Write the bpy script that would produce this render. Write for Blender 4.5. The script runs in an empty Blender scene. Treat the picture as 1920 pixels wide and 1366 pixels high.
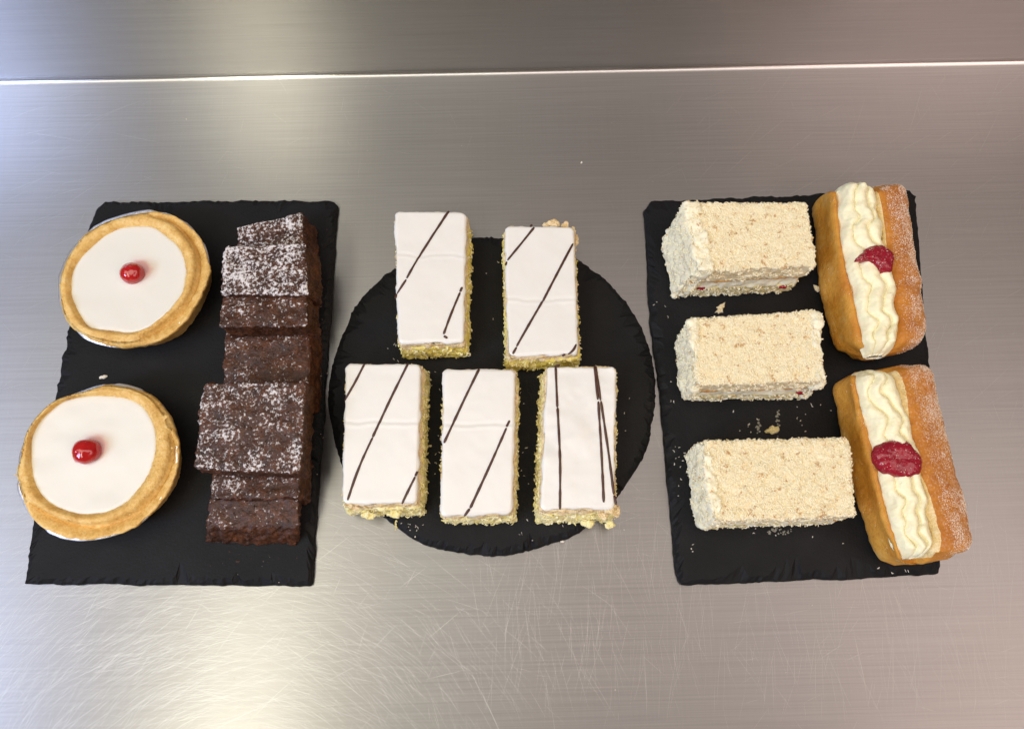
import bpy, math, random
import numpy as np
from mathutils import Vector

# ------------------------------------------------------------------ camera, world, light
S = bpy.context.scene
COL = S.collection
H, TILT, FPX = 0.545, math.radians(17.0), 1387.0
cd = bpy.data.cameras.new('camera'); cam = bpy.data.objects.new('camera', cd); COL.objects.link(cam)
cd.sensor_width = 36.0; cd.lens = 36.0 * FPX / 1920.0; cd.clip_start = 0.02; cd.clip_end = 50
cam.location = (0, 0, H); cam.rotation_euler = (TILT, 0, 0)
S.camera = cam
S.view_settings.view_transform = 'Standard'; S.view_settings.look = 'None'
S.view_settings.exposure = 0.57; S.view_settings.gamma = 1.0
S.render.engine = 'CYCLES'
S.cycles.max_bounces = 8

W = bpy.data.worlds.new('World'); S.world = W; W.use_nodes = True
bg = W.node_tree.nodes['Background']
bg.inputs['Color'].default_value = (1.0, 0.82, 0.70, 1); bg.inputs['Strength'].default_value = 0.12

def area_lamp(name, loc, target, sx, sy, power, color):
    l = bpy.data.lights.new(name, 'AREA'); l.shape = 'RECTANGLE'; l.size = sx; l.size_y = sy
    l.energy = power; l.color = color
    o = bpy.data.objects.new(name, l); COL.objects.link(o); o.location = loc
    d = Vector(target) - Vector(loc)
    o.rotation_euler = d.to_track_quat('-Z', 'Y').to_euler()
    return o
area_lamp('ceiling_strip_light', (-0.82, -0.97, 1.72), (-0.82, -0.969, 0), 0.30, 0.95, 9.5, (1.0, 0.95, 0.74))
area_lamp('window_light', (-2.30, -1.25, 1.85), (0, 0.2, 0), 0.9, 0.9, 40, (0.47, 0.60, 1.0))
area_lamp('ceiling_bounce_fill', (-1.1, 0.05, 1.80), (-1.1, 0.051, 0), 2.2, 0.9, 11.5, (1.0, 0.95, 0.84))  # added soft fill, stands in for light bounced off the ceiling
area_lamp('right_bounce_fill', (1.0, 0.05, 1.80), (1.0, 0.051, 0), 2.0, 0.9, 9, (1.0, 0.87, 0.80))  # added right half of the ceiling bounce fill, no real fitting
area_lamp('warm_side_fill', (1.8, -1.3, 1.90), (0.2, 0.2, 0), 1.5, 1.3, 11, (1.0, 0.72, 0.65))  # added warm fill, tints the steel's reflections pinkish on the right

# ------------------------------------------------------------------ helpers
CT, ST = math.cos(TILT), math.sin(TILT)
def P(px, py, z=0.0):
    """world point at height z seen at a pixel of the 1920x1366 photograph"""
    a, b = px - 960.0, 683.0 - py
    dx, dy, dz = a, ST * FPX + CT * b, -CT * FPX + ST * b
    t = (z - H) / dz
    return np.array([dx * t, dy * t, z])

_rs = np.random.RandomState(7)
_perm = _rs.permutation(4096); _val = _rs.rand(4096) * 2 - 1
def vnoise(p):
    p = np.asarray(p, float); i = np.floor(p).astype(np.int64); f = p - i
    f = f * f * f * (f * (f * 6 - 15) + 10)
    r = 0
    for dx in (0, 1):
        for dy in (0, 1):
            for dz in (0, 1):
                h = _perm[(_perm[(_perm[(i[:, 0] + dx) & 4095] + i[:, 1] + dy) & 4095] + i[:, 2] + dz) & 4095]
                w = (f[:, 0] if dx else 1 - f[:, 0]) * (f[:, 1] if dy else 1 - f[:, 1]) * (f[:, 2] if dz else 1 - f[:, 2])
                r = r + w * _val[h]
    return r
def fbm(p, freq, oct=2, seed=0):
    p = np.asarray(p) * freq + 37.7 * seed + 500
    r, a = 0, 1.0
    for k in range(oct):
        r = r + a * vnoise(p); p = p * 2.03 + 11.3; a *= 0.5
    return r

def catmull(pts, n, closed=True):
    """n points evenly spaced along a Catmull-Rom curve"""
    p = np.asarray(pts, float); m = len(p); out = []
    segs = m if closed else m - 1
    for i in range(segs):
        if closed: a, b, c, d = p[(i - 1) % m], p[i], p[(i + 1) % m], p[(i + 2) % m]
        else: a, b, c, d = p[max(i - 1, 0)], p[i], p[i + 1], p[min(i + 2, m - 1)]
        for t in np.linspace(0, 1, 24, endpoint=False):
            out.append(0.5 * ((2 * b) + (c - a) * t + (2 * a - 5 * b + 4 * c - d) * t * t + (3 * b - a - 3 * c + d) * t ** 3))
    if not closed: out.append(p[-1])
    out = np.array(out)
    return resample(out, n, closed)
def resample(out, n, closed=True):
    out = np.asarray(out, float)
    q = np.vstack([out, out[:1]]) if closed else out
    L = np.r_[0, np.cumsum(np.linalg.norm(np.diff(q, axis=0), axis=1))]
    s = np.linspace(0, L[-1], n, endpoint=not closed)
    return np.stack([np.interp(s, L, q[:, k]) for k in range(q.shape[1])], 1)

def thing(name, label, cat, loc, group=None):
    o = bpy.data.objects.new(name, None); COL.objects.link(o); o.location = loc
    o.empty_display_size = 0.02
    o['label'] = label; o['category'] = cat
    if group: o['group'] = group
    return o
def mk(name, v, f, mats, parent=None, smooth=True, midx=None, attr=None, kind=None, sharp=None):
    me = bpy.data.meshes.new(name)
    v = np.asarray(v, float)
    if parent is not None:
        q, off = parent, np.zeros(3)
        while q is not None: off = off + np.array(q.location); q = q.parent
        v = v - off
    me.from_pydata(v.tolist(), [], f if isinstance(f, list) else np.asarray(f).tolist())
    for m in (mats if isinstance(mats, (list, tuple)) else [mats]): me.materials.append(m)
    if midx is not None: me.polygons.foreach_set('material_index', np.asarray(midx, dtype=np.int32))
    me.polygons.foreach_set('use_smooth', np.full(len(me.polygons), smooth))
    if attr:
        for k, a in attr.items():
            t = me.attributes.new(k, 'FLOAT', 'POINT'); t.data.foreach_set('value', np.asarray(a, dtype=np.float32))
    me.update()
    o = bpy.data.objects.new(name, me); COL.objects.link(o)
    if parent is not None: o.parent = parent
    if kind: o['kind'] = kind
    return o
def normals(v, f):
    """area-weighted vertex normals for a list of triangles/quads"""
    v = np.asarray(v); n = np.zeros_like(v)
    for k in (3, 4):
        q = np.array([x for x in f if len(x) == k])
        if len(q) == 0: continue
        a = v[q[:, 0]]; fn = np.cross(v[q[:, 1]] - a, v[q[:, 2]] - a)
        if k == 4: fn = fn + np.cross(v[q[:, 2]] - a, v[q[:, 3]] - a)
        for j in range(k): np.add.at(n, q[:, j], fn)
    return n / np.maximum(np.linalg.norm(n, axis=1, keepdims=True), 1e-12)

def rblock(top4, bot4, rxy=0.003, rz=0.0015, sp=0.0015):
    """rounded block between a top and a bottom quad (order TL TR BR BL); returns verts, faces, uvw"""
    top4, bot4 = np.array(top4, float), np.array(bot4, float)
    lx = (np.linalg.norm(top4[1] - top4[0]) + np.linalg.norm(top4[2] - top4[3])) / 2
    ly = (np.linalg.norm(top4[3] - top4[0]) + np.linalg.norm(top4[2] - top4[1])) / 2
    lz = np.linalg.norm(top4.mean(0) - bot4.mean(0))
    h = np.array([lx, ly, lz]) / 2
    rxy = min(rxy, h[0] * .9, h[1] * .9); rz = min(rz, h[2] * .98, rxy)
    ax = []
    for k in range(3):
        n = max(3, int(round(2 * h[k] / sp)))
        a = np.linspace(-h[k], h[k], n + 1)
        r = rxy if k < 2 else rz
        extra = [h[k] - r * q for q in (0.12, 0.35, 0.65, 1.0)]
        a = np.unique(np.round(np.r_[a, extra, [-e for e in extra]], 6)); ax.append(a)
    idx, v, f = {}, [], []
    def vid(i, j, k):
        key = (i, j, k)
        if key not in idx:
            idx[key] = len(v); v.append((ax[0][i], ax[1][j], ax[2][k]))
        return idx[key]
    nx, ny, nz = len(ax[0]) - 1, len(ax[1]) - 1, len(ax[2]) - 1
    for i in range(nx):
        for j in range(ny):
            f.append((vid(i, j, nz), vid(i + 1, j, nz), vid(i + 1, j + 1, nz), vid(i, j + 1, nz)))
            f.append((vid(i, j, 0), vid(i, j + 1, 0), vid(i + 1, j + 1, 0), vid(i + 1, j, 0)))
    for i in range(nx):
        for k in range(nz):
            f.append((vid(i, 0, k), vid(i + 1, 0, k), vid(i + 1, 0, k + 1), vid(i, 0, k + 1)))
            f.append((vid(i, ny, k), vid(i, ny, k + 1), vid(i + 1, ny, k + 1), vid(i + 1, ny, k)))
    for j in range(ny):
        for k in range(nz):
            f.append((vid(0, j, k), vid(0, j, k + 1), vid(0, j + 1, k + 1), vid(0, j + 1, k)))
            f.append((vid(nx, j, k), vid(nx, j + 1, k), vid(nx, j + 1, k + 1), vid(nx, j, k + 1)))
    p = np.array(v)
    raw = p / h
    inner = np.clip(p[:, :2], -(h[:2] - rxy), h[:2] - rxy); q = p[:, :2] - inner
    m = np.abs(q).max(1); L = np.maximum(np.linalg.norm(q, axis=1), 1e-12)
    dirn = q / L[:, None]
    # rim rounding in z
    e = rxy - m; a = np.maximum(rz - e, 0); b = np.maximum(np.abs(p[:, 2]) - (h[2] - rz), 0)
    k = np.where((a > 0) & (b > 0), np.maximum(a, b) / np.maximum(np.hypot(a, b), 1e-12), 1.0)
    m2 = m - a * (1 - k)
    p[:, :2] = inner + dirn * m2[:, None]
    p[:, 2] -= np.sign(p[:, 2]) * b * (1 - k)
    u = (p / h + 1) / 2
    x, y, z = u[:, 0:1], u[:, 1:2], u[:, 2:3]     # y=1 is the back (TL TR)
    def bil(c): return (1 - x) * y * c[0] + x * y * c[1] + x * (1 - y) * c[2] + (1 - x) * (1 - y) * c[3]
    out = (1 - z) * bil(bot4) + z * bil(top4)
    return out, f, raw
def displace(v, f, *layers):
    n = normals(v, f); d = np.zeros(len(v))
    for (amp, freq, oct, seed, mask) in layers:
        d += amp * fbm(v, freq, oct, seed) * (1 if mask is None else mask)
    return v + n * d[:, None]
def lerp4(bot4, top4, t, grow=0.0):
    q = np.array(bot4) * (1 - t) + np.array(top4) * t
    if grow:
        c = q.mean(0); d = q - c; d[:, 2] = 0
        q = q + np.sign(d) * grow * np.array([1, 1, 0])
    return q
def sample(v, f, n, rng, keep=None):
    """n random surface points with normals; keep(centre, normal) -> weight"""
    v = np.asarray(v); t = []
    for q in f:
        t.append(q[:3])
        if len(q) == 4: t.append((q[0], q[2], q[3]))
    t = np.array(t); a, b, c = v[t[:, 0]], v[t[:, 1]], v[t[:, 2]]
    cr = np.cross(b - a, c - a); ar = np.linalg.norm(cr, axis=1); nn = cr / np.maximum(ar, 1e-15)[:, None]
    w = ar.copy()
    if keep is not None: w = w * keep((a + b + c) / 3, nn)
    i = rng.choice(len(t), n, p=w / w.sum())
    r1, r2 = np.sqrt(rng.rand(n, 1)), rng.rand(n, 1)
    return a[i] * (1 - r1) + b[i] * r1 * (1 - r2) + c[i] * r1 * r2, nn[i]
def strands(pts, nrm, rng, lmin, lmax, wid, lift=0.25):
    """short bent shreds lying on a surface: one joined mesh"""
    n = len(pts); t = rng.randn(n, 3); t -= (t * nrm).sum(1, keepdims=True) * nrm
    t /= np.linalg.norm(t, axis=1, keepdims=True); t = t + nrm * (rng.rand(n, 1) - .25) * 2 * lift
    t /= np.linalg.norm(t, axis=1, keepdims=True)
    s = np.cross(nrm, t); s /= np.linalg.norm(s, axis=1, keepdims=True); u = np.cross(t, s)
    L = (lmin + (lmax - lmin) * rng.rand(n, 1)) / 2; w = wid * (.6 + .8 * rng.rand(n, 1)) / 2
    bend = s * rng.randn(n, 1) * L * .35 + u * rng.randn(n, 1) * L * .15
    V = np.zeros((n, 9, 3))
    for k, (e, sc) in enumerate(((-1, .6), (0, 1.0), (1, .5))):
        c = pts + t * L * e + (bend if e == 0 else 0) + nrm * wid * .25
        V[:, k * 3] = c - s * w * sc; V[:, k * 3 + 1] = c + s * w * sc; V[:, k * 3 + 2] = c + u * w * sc * 1.1
    F = np.array([(0, 3, 4, 1), (1, 4, 5, 2), (2, 5, 3, 0), (3, 6, 7, 4), (4, 7, 8, 5), (5, 8, 6, 3)])
    T = np.array([(0, 1, 2), (6, 8, 7)])
    o = (np.arange(n) * 9)[:, None, None]
    faces = (F[None] + o).reshape(-1, 4).tolist() + (T[None] + o).reshape(-1, 3).tolist()
    return V.reshape(-1, 3), faces
def grains(pts, nrm, rng, smin, smax, flat=.7):
    """tiny irregular octahedra: one joined mesh"""
    n = len(pts); s = (smin + (smax - smin) * rng.rand(n, 1) ** 2) / 2
    t = rng.randn(n, 3); t -= (t * nrm).sum(1, keepdims=True) * nrm; t /= np.linalg.norm(t, axis=1, keepdims=True)
    b = np.cross(nrm, t); c = pts + nrm * s * .3
    j = lambda: .7 + .6 * rng.rand(n, 1)
    V = np.stack([c + t * s * j(), c + b * s * j(), c - t * s * j(), c - b * s * j(), c + nrm * s * flat * j(), c - nrm * s * flat], 1)
    T = np.array([(0, 1, 4), (1, 2, 4), (2, 3, 4), (3, 0, 4), (1, 0, 5), (2, 1, 5), (3, 2, 5), (0, 3, 5)])
    return V.reshape(-1, 3), (T[None] + (np.arange(n) * 6)[:, None, None]).reshape(-1, 3).tolist()
def grid_faces(n, m, wrap=False):
    f = []
    for i in range(n - 1):
        for j in range(m if wrap else m - 1):
            k = (j + 1) % m
            f.append((i * m + j, i * m + k, (i + 1) * m + k, (i + 1) * m + j))
    return f

# ------------------------------------------------------------------ materials
class NT:
    def __init__(s, name):
        s.m = bpy.data.materials.new(name); s.m.use_nodes = True; s.t = s.m.node_tree; s.b = s.t.nodes['Principled BSDF']
    def n(s, typ, **kw):
        o = s.t.nodes.new(typ)
        for k, v in kw.items():
            if hasattr(o, k) and not k[0].isupper(): setattr(o, k, v)
        return o
    def link(s, a, b): s.t.links.new(a, b)
    def set(s, **kw):
        for k, v in kw.items(): s.b.inputs[k.replace('_', ' ')].default_value = v
    def coord(s, scale=(1, 1, 1), rot=(0, 0, 0)):
        c = s.n('ShaderNodeTexCoord'); m = s.n('ShaderNodeMapping')
        m.inputs['Scale'].default_value = scale; m.inputs['Rotation'].default_value = rot
        s.link(c.outputs['Object'], m.inputs['Vector']); return m.outputs['Vector']
    def noise(s, scale, detail=2, rough=.5, vec=None, dist=0):
        o = s.n('ShaderNodeTexNoise'); o.inputs['Scale'].default_value = scale; o.inputs['Detail'].default_value = detail
        o.inputs['Roughness'].default_value = rough; o.inputs['Distortion'].default_value = dist
        s.link(vec if vec is not None else s.coord(), o.inputs['Vector']); return o.outputs['Fac']
    def ramp(s, fac, stops):
        r = s.n('ShaderNodeValToRGB'); e = r.color_ramp.elements
        while len(e) < len(stops): e.new(.5)
        for q, (p, c) in zip(e, stops): q.position = p; q.color = (*c, 1) if len(c) == 3 else c
        s.link(fac, r.inputs['Fac']); return r.outputs['Color']
    def math(s, op, a, b=None, c=None):
        o = s.n('ShaderNodeMath', operation=op)
        for k, x in enumerate((a, b, c)):
            if x is None: continue
            if isinstance(x, (int, float)): o.inputs[k].default_value = x
            else: s.link(x, o.inputs[k])
        return o.outputs[0]
    def mix(s, fac, a, b):
        o = s.n('ShaderNodeMix', data_type='RGBA')
        for k, x in ((0, fac), (6, a), (7, b)):
            if isinstance(x, (int, float)): o.inputs[k].default_value = x
            elif isinstance(x, tuple): o.inputs[k].default_value = (*x, 1)
            else: s.link(x, o.inputs[k])
        return o.outputs[2]
    def attr(s, name):
        o = s.n('ShaderNodeAttribute'); o.attribute_name = name; return o.outputs['Fac']
    def bump(s, h, strength, dist, prev=None):
        o = s.n('ShaderNodeBump'); o.inputs['Strength'].default_value = strength; o.inputs['Distance'].default_value = dist
        s.link(h, o.inputs['Height'])
        if prev is not None: s.link(prev, o.inputs['Normal'])
        s.link(o.outputs['Normal'], s.b.inputs['Normal']); return o.outputs['Normal']
    def color(s, c):
        if isinstance(c, tuple): s.b.inputs['Base Color'].default_value = (*c, 1)
        else: s.link(c, s.b.inputs['Base Color'])
    def island(s):
        return s.n('ShaderNodeNewGeometry').outputs['Random Per Island']
    def sss(s, w, rad, scale):
        s.set(Subsurface_Weight=w, Subsurface_Radius=rad, Subsurface_Scale=scale)

def steel_mat(name, rough, aniso, k):
    m = NT(name); v = m.coord((9, 700, 700))
    n1 = m.noise(1.0, 3, .6, v)
    n2 = m.noise(1.0, 2, .5, m.coord((700, 9, 9)))
    n3 = m.noise(5.0, 3, .5)
    sm = m.math('ADD', m.math('MULTIPLY', n1, .85), m.math('MULTIPLY', n2, .15))
    m.color(m.mix(m.math('MULTIPLY_ADD', m.math('SUBTRACT', sm, .5), 1.3, .5), tuple(k * x for x in (.345, .338, .332)), tuple(k * x for x in (.475, .468, .46))))
    m.set(Metallic=1.0, Anisotropic=aniso)
    m.link(m.math('ADD', rough, m.math('MULTIPLY', n3, .06)), m.b.inputs['Roughness'])
    g = m.n('ShaderNodeNewGeometry'); x = m.n('ShaderNodeCombineXYZ'); x.inputs[0].default_value = 1
    c = m.n('ShaderNodeVectorMath', operation='CROSS_PRODUCT'); m.link(g.outputs['Normal'], c.inputs[0]); m.link(x.outputs[0], c.inputs[1])
    m.link(c.outputs[0], m.b.inputs['Tangent'])
    m.bump(sm, .055, .0004)
    return m.m
def scratch_mat(name, col, r):
    m = NT(name); m.color(col); m.set(Metallic=1.0, Roughness=r); return m.m
def slate_mat():
    m = NT('slate')
    st = m.noise(1.0, 3, .6, m.coord((900, 30, 900)))
    b = m.noise(26, 5, .65); f = m.noise(700, 3, .6)
    c = m.mix(b, (.0035, .0035, .0037), (.014, .014, .0147))
    dust = m.ramp(m.noise(260, 5, .75), [(.66, (0, 0, 0)), (.80, (1, 1, 1))])
    m.color(m.mix(m.math('MULTIPLY', dust, .12), c, (.10, .10, .10)))
    m.set(Roughness=.60, Specular_IOR_Level=.17)
    n = m.bump(m.math('ADD', m.math('MULTIPLY', st, .5), m.math('ADD', f, m.math('MULTIPLY', b, 2))), .5, .0006)
    return m.m
def icing_mat(name, c, stain=None):
    m = NT(name)
    n = m.noise(30, 3, .5); col = m.mix(n, tuple(x * .96 for x in c), c)
    if stain is not None:
        g = m.n('ShaderNodeTexCoord'); d = m.n('ShaderNodeVectorMath', operation='DISTANCE'); m.link(g.outputs['Object'], d.inputs[0])
        d.inputs[1].default_value = stain
        dd = m.math('ADD', d.outputs['Value'], m.math('MULTIPLY', m.math('SUBTRACT', m.noise(90, 3), .5), .008))
        k = m.ramp(m.math('MULTIPLY', dd, 50.0), [(.36, (.60,) * 3), (.52, (.12,) * 3), (.74, (0, 0, 0))])
        col = m.mix(k, col, (.70, .26, .28))
    sp = m.ramp(m.noise(55, 1, .5, dist=.6), [(.765, (0, 0, 0)), (.79, (1, 1, 1))])
    col = m.mix(m.math('MULTIPLY', sp, .35), col, (.80, .62, .30))
    m.color(col); m.set(Roughness=.28, Specular_IOR_Level=.45); m.sss(.25, (.004, .003, .002), 1.0)
    m.bump(m.math('ADD', m.noise(45, 2), m.math('MULTIPLY', m.noise(700, 2), .04)), .25, .0015)
    return m.m
def crust_mat():
    m = NT('baked_pastry')
    n = m.noise(75, 5, .6); f = m.noise(520, 3, .6)
    c = m.ramp(m.math('ADD', m.math('MULTIPLY', n, .6), m.math('MULTIPLY', f, .4)), [(.33, (.50, .26, .055)), (.5, (.71, .445, .13)), (.66, (.82, .60, .25))])
    m.color(c); m.set(Roughness=.55, Specular_IOR_Level=.35); m.sss(.1, (.004, .002, .001), 1.0)
    m.bump(m.math('ADD', f, m.math('MULTIPLY', n, 1.5)), .6, .0009)
    return m.m
def foil_mat():
    m = NT('foil'); m.color((.86, .86, .85)); m.set(Metallic=.85, Roughness=.38); m.bump(m.noise(400, 2), .2, .0006); return m.m
def cherry_mat():
    m = NT('glace_cherry'); n = m.noise(160, 3)
    m.color(m.mix(n, (.30, .004, .005), (.54, .009, .011))); m.set(Roughness=.12, Coat_Weight=.6, Coat_Roughness=.05); m.sss(.3, (.006, .001, .001), 1.0)
    m.bump(m.noise(190, 2), .5, .0014); return m.m
def brownie_mat():
    m = NT('brownie')
    n = m.noise(110, 5, .65); f = m.noise(650, 3, .6)
    c = m.ramp(m.math('ADD', m.math('MULTIPLY', n, .6), m.math('MULTIPLY', f, .4)), [(.34, (.014, .0050, .0020)), (.5, (.058, .0185, .0060)), (.66, (.135, .046, .0150))])
    big = m.noise(55, 3, .55); fine = m.noise(470, 5, .62); grit = m.noise(1300, 2, .6)
    d = m.attr('dust')
    s = m.math('ADD', m.math('ADD', m.math('MULTIPLY', fine, .72), m.math('MULTIPLY', big, .32)), m.math('MULTIPLY', grit, .16))
    s = m.math('ADD', s, m.math('MULTIPLY', m.math('SUBTRACT', d, 1.0), .30))
    k = m.ramp(s, [(.608, (0, 0, 0)), (.692, (.88,) * 3)])
    m.color(m.mix(k, c, (.78, .75, .73))); m.set(Roughness=.6, Specular_IOR_Level=.4)
    m.link(m.math('ADD', .5, m.math('MULTIPLY', k, .45)), m.b.inputs['Roughness'])
    m.bump(m.math('ADD', m.math('ADD', n, m.math('MULTIPLY', f, .7)), m.math('MULTIPLY', k, .25)), .8, .0011)
    return m.m
def crumb_mat(name, lo, mid, hi, bump=.8, s1=160, s2=900, ss=.15):
    m = NT(name); n = m.noise(s1, 4, .6); f = m.noise(s2, 3, .6)
    m.color(m.ramp(m.math('ADD', m.math('MULTIPLY', n, .55), m.math('MULTIPLY', f, .45)), [(.34, lo), (.5, mid), (.66, hi)]))
    m.set(Roughness=.8, Specular_IOR_Level=.2); m.sss(ss, (.003, .002, .001), 1.0)
    m.bump(m.math('ADD', n, m.math('MULTIPLY', f, .8)), bump, .0012); return m.m
def shred_mat(name, a, b, toast=None):
    m = NT(name); c = m.mix(m.island(), a, b)
    if toast is not None:
        k = m.ramp(m.noise(190, 3, .6), [(.585, (0, 0, 0)), (.63, (1, 1, 1))])
        k2 = m.math('MULTIPLY', k, m.math('GREATER_THAN', m.island(), .35))
        c = m.mix(m.math('MULTIPLY', k2, .88), c, toast)
    m.color(c); m.set(Roughness=.6, Specular_IOR_Level=.3); m.sss(.15, (.002, .0015, .001), 1.0); return m.m
def choc_mat():
    m = NT('chocolate'); m.color(m.mix(m.noise(300, 2), (.045, .014, .007), (.085, .030, .015))); m.set(Roughness=.4); return m.m
def bun_mat():
    m = NT('bun_crust'); n = m.noise(60, 4, .6); f = m.noise(600, 3)
    t = m.math('ADD', m.attr('toast'), m.math('MULTIPLY', m.math('SUBTRACT', m.math('ADD', m.math('MULTIPLY', n, .6), m.math('MULTIPLY', m.noise(230, 3, .6), .4)), .5), 1.0))
    c = m.ramp(t, [(.0, (.78, .52, .19)), (.28, (.68, .345, .055)), (.58, (.56, .225, .028)), (1.0, (.42, .135, .022))])
    d = m.ramp(m.math('ADD', m.math('MULTIPLY', f, .8), m.math('MULTIPLY', m.attr('sugar'), .34)), [(.62, (0, 0, 0)), (.80, (.75,) * 3)])
    m.color(m.mix(m.math('MULTIPLY', d, .38), c, (.85, .70, .52))); m.set(Roughness=.58, Specular_IOR_Level=.28); m.sss(.12, (.004, .002, .001), 1.0)
    m.bump(m.math('ADD', m.math('ADD', n, m.noise(230, 3, .6)), m.math('MULTIPLY', f, .6)), .7, .0012); return m.m
def cream_mat(name, c):
    m = NT(name); n = m.noise(240, 4, .6)
    m.color(m.mix(n, tuple(x * .94 for x in c), c)); m.set(Roughness=.5, Specular_IOR_Level=.35); m.sss(.3, (.004, .003, .0018), 1.0)
    m.bump(m.math('ADD', n, m.math('MULTIPLY', m.noise(900, 2), .5)), .35, .0008); return m.m
def jam_mat():
    m = NT('strawberry_jam'); n = m.noise(130, 4, .6)
    k = m.ramp(m.noise(900, 3, .6), [(.60, (0, 0, 0)), (.68, (1, 1, 1))])
    m.color(m.mix(m.math('MULTIPLY', k, .22), m.mix(n, (.17, .004, .012), (.40, .011, .030)), (.85, .55, .55)))
    m.set(Roughness=.15); m.sss(.12, (.005, .001, .001), 1.0); m.bump(m.noise(260, 3), .6, .0012); return m.m
def plain(name, c, r=.6, sss=0):
    m = NT(name); m.color(m.mix(m.noise(500, 2), tuple(x * .85 for x in c), c)); m.set(Roughness=r)
    if sss: m.sss(sss, (.002, .0015, .001), 1.0)
    return m.m

M_STEEL = steel_mat('brushed_steel', .36, .85, .79); M_UPSTAND = steel_mat('polished_brushed_steel', .20, .88, 1.34)
M_SLATE = slate_mat(); M_CRUST = crust_mat(); M_FOIL = foil_mat(); M_CHERRY = cherry_mat(); M_BROWNIE = brownie_mat()
M_ICING = icing_mat('white_icing', (.82, .80, .725))
M_SPONGE = crumb_mat('yellow_sponge', (.68, .52, .06), (.84, .70, .19), (.92, .82, .42))
M_SPONGE_P = crumb_mat('lemon_sponge', (.74, .62, .20), (.88, .78, .38), (.93, .86, .58))
M_PASTRY = crumb_mat('pale_pastry', (.66, .46, .20), (.82, .64, .36), (.88, .77, .52))
M_CAKE = crumb_mat('pale_cake', (.80, .60, .30), (.90, .77, .47), (.93, .84, .60))
M_CAKE_Y = crumb_mat('cake_base', (.55, .44, .16), (.74, .63, .32), (.84, .75, .50))
M_TOAST = crumb_mat('toasted_sponge', (.34, .16, .04), (.52, .28, .085), (.70, .46, .18))
M_COCO = shred_mat('coconut', (.96, .86, .56), (.97, .90, .65), (.58, .30, .09))
M_SHRED_Y = shred_mat('yellow_coconut', (.88, .76, .27), (.94, .87, .58))
M_CHOC = choc_mat(); M_BUN = bun_mat()
M_BUNIN = crumb_mat('bun_crumb', (.60, .40, .15), (.80, .62, .30), (.90, .78, .50))
M_CREAM = cream_mat('whipped_cream', (.93, .87, .58)); M_CREAM_W = cream_mat('buttercream', (.92, .86, .62))
M_JAM = jam_mat(); M_SUGAR = plain('sugar', (.86, .74, .60), .4); M_CRUMB = plain('pale_crumb', (.82, .74, .60), .8, .2)
M_DARKCRUMB = plain('dark_crumb', (.06, .026, .012), .8)
M_SMEAR = plain('cream_smear', (.22, .21, .16), .5)

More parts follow.
